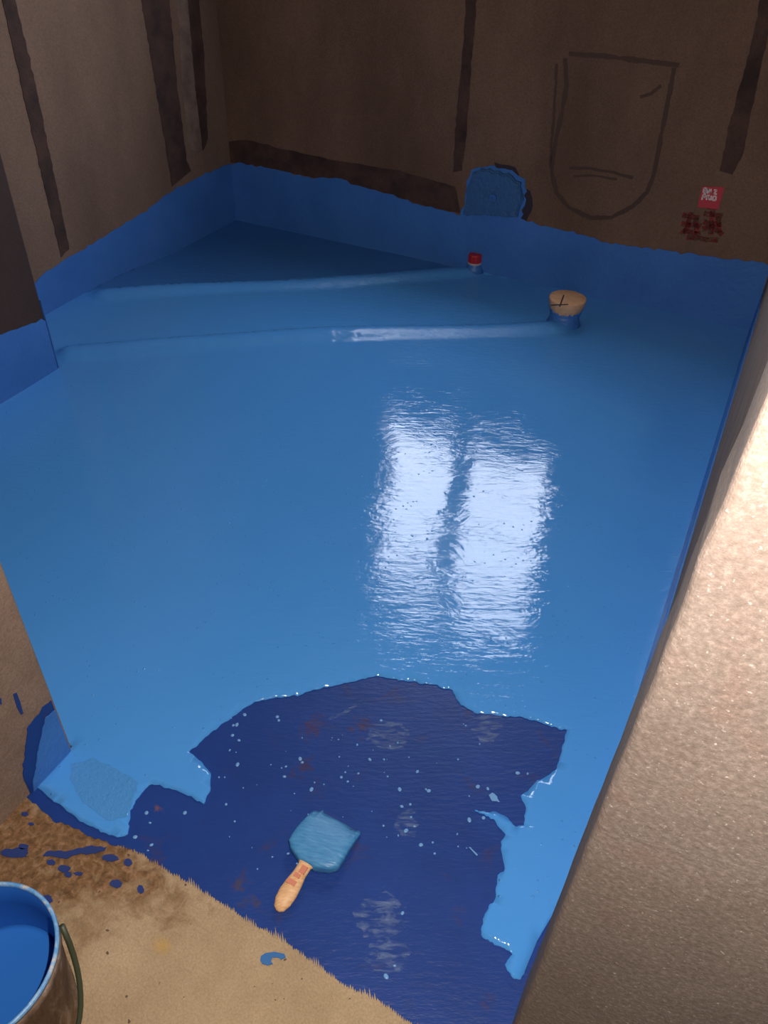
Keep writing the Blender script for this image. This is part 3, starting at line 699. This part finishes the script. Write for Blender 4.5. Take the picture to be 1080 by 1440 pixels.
for (a, b, c_, d_) in ((.043, .052, -.011, .006), (.058, .066, -.006, .006), (.068, .083, -.002, .009)):
    bm = bmesh.new(); v = [bm.verts.new(base + ax * s + sd * u + Vector((0, 0, z))) for z in (.0185, .0216) for s, u in ((a, c_), (b, c_), (b, d_), (a, d_))]
    bm.faces.new(v[:4]); bm.faces.new(v[4:][::-1])
    for k in range(4): bm.faces.new((v[k], v[(k + 1) % 4], v[4 + (k + 1) % 4], v[4 + k]))
    obj('printed_mark', bm, M['red_print'], h, label='faded red print on the handle')
sa_ = along(406, 1183); sb_ = along(475, 1226); W = abs(sa_[1] - sb_[1]) / 2; OFF = (sa_[1] + sb_[1]) / 2
s0 = sn - .002
loft([(s0, .017, .002, .022, OFF * .4), (s0 + .004, .028, .001, .024, OFF * .6), (s0 + .010, W * .78, .0, .026, OFF), (s0 + .020, W * .98, .0, .027, OFF), (s0 + .034, W, .0, .0272, OFF), (s0 + .044, W * .97, .0, .0262, OFF)], M['brush_paint'], 'ferrule', br, 4.5, 40, label='metal band buried under blue paint')
loft([(s0 + .030, W * .99, .0, .0266, OFF), (s0 + .042, W * 1.0, .0, .0268, OFF), (s0 + .060, W * .98, .0, .024, OFF), (s0 + .078, W * .96, .0, .020, OFF + .001), (s0 + .093, W * .95, .0, .014, OFF + .002), (s0 + .102, W * .93, .0, .008, OFF + .002)], M['brush_paint'], 'bristles', br, 4.5, 56, jag=.008)

# ------------------------------------------------------------------ pail of paint
RZ, RR_ = .235, .108
rim_r = F(79, 1345, RZ); rim_t = F(0, 1240, RZ)
# circle of radius RR_ through the two rim points, centre on the left side
mid = (rim_r + rim_t) / 2; dd = rim_r - rim_t; half = dd.length / 2
nrm = Vector((-dd.y, dd.x, 0)).normalized(); k = math.sqrt(max(1e-6, RR_ ** 2 - half ** 2))
c1, c2 = mid + nrm * k, mid - nrm * k
pc = min((c1, c2), key=lambda c_: c_.y); pc.z = 0
print('pail', pc, half)
pa = thing('paint_pail', pc, 'round pail holding bright blue paint, stained brown outside, on the bare cement floor', 'pail')
bm = bmesh.new()
lathe(bm, [(.085, 0), (.088, .004), (.104, RZ - .03), (.107, RZ - .028), (.107, RZ - .008), (.1045, RZ - .006), (.1045, RZ - .002), (.1035, RZ - .002), (.1005, RZ - .05), (.083, .008), (.01, .008)], pc, 64)
pail_o = obj('pail_body', bm, [M['pail_side'], M['pail_blue']], pa, smooth=True)
for pg in pail_o.data.polygons:
    if pg.index >= 7 * 64: pg.material_index = 1
bm = bmesh.new(); lathe(bm, [(.1030, RZ - .004), (.1030, RZ), (.1050, RZ + .002), (.1085, RZ), (.1085, RZ - .006), (.105, RZ - .006), (.1030, RZ - .004)], pc, 64, caps=False)
obj('rim', bm, M['pail_rim'], pa, smooth=True, label='pale blue paint-caked rim')
LV = .125
bm = bmesh.new(); rl = .083 + (.1005 - .083) * (LV - .008) / (RZ - .058)
lathe(bm, [(rl - .001, LV - .004), (rl, LV + .002), (rl - .008, LV), (.01, LV)], pc, 64)
obj('liquid_paint', bm, M['pail_liquid'], pa, smooth=True, label='bright blue liquid paint inside')
# wire bail hanging down the outside
bm = bmesh.new(); pts = []
q0 = F(88, 1308, RZ - .03)
ang0 = math.atan2(q0.y - pc.y, q0.x - pc.x)
for i in range(25):
    t = i / 24; a = ang0 + 0.06 - t * 2.4
    rr = .110 + .003 * math.sin(math.pi * t); zz = RZ - .03 - .155 * math.sin(math.pi * min(1, t)) ** .8
    pts.append(pc + Vector((math.cos(a) * rr, math.sin(a) * rr, zz)))
tube(bm, pts, .0042, 8)
obj('bail_handle', bm, M['green_wire'], pa, smooth=True, label='dark greenish carrying handle hanging at the side')
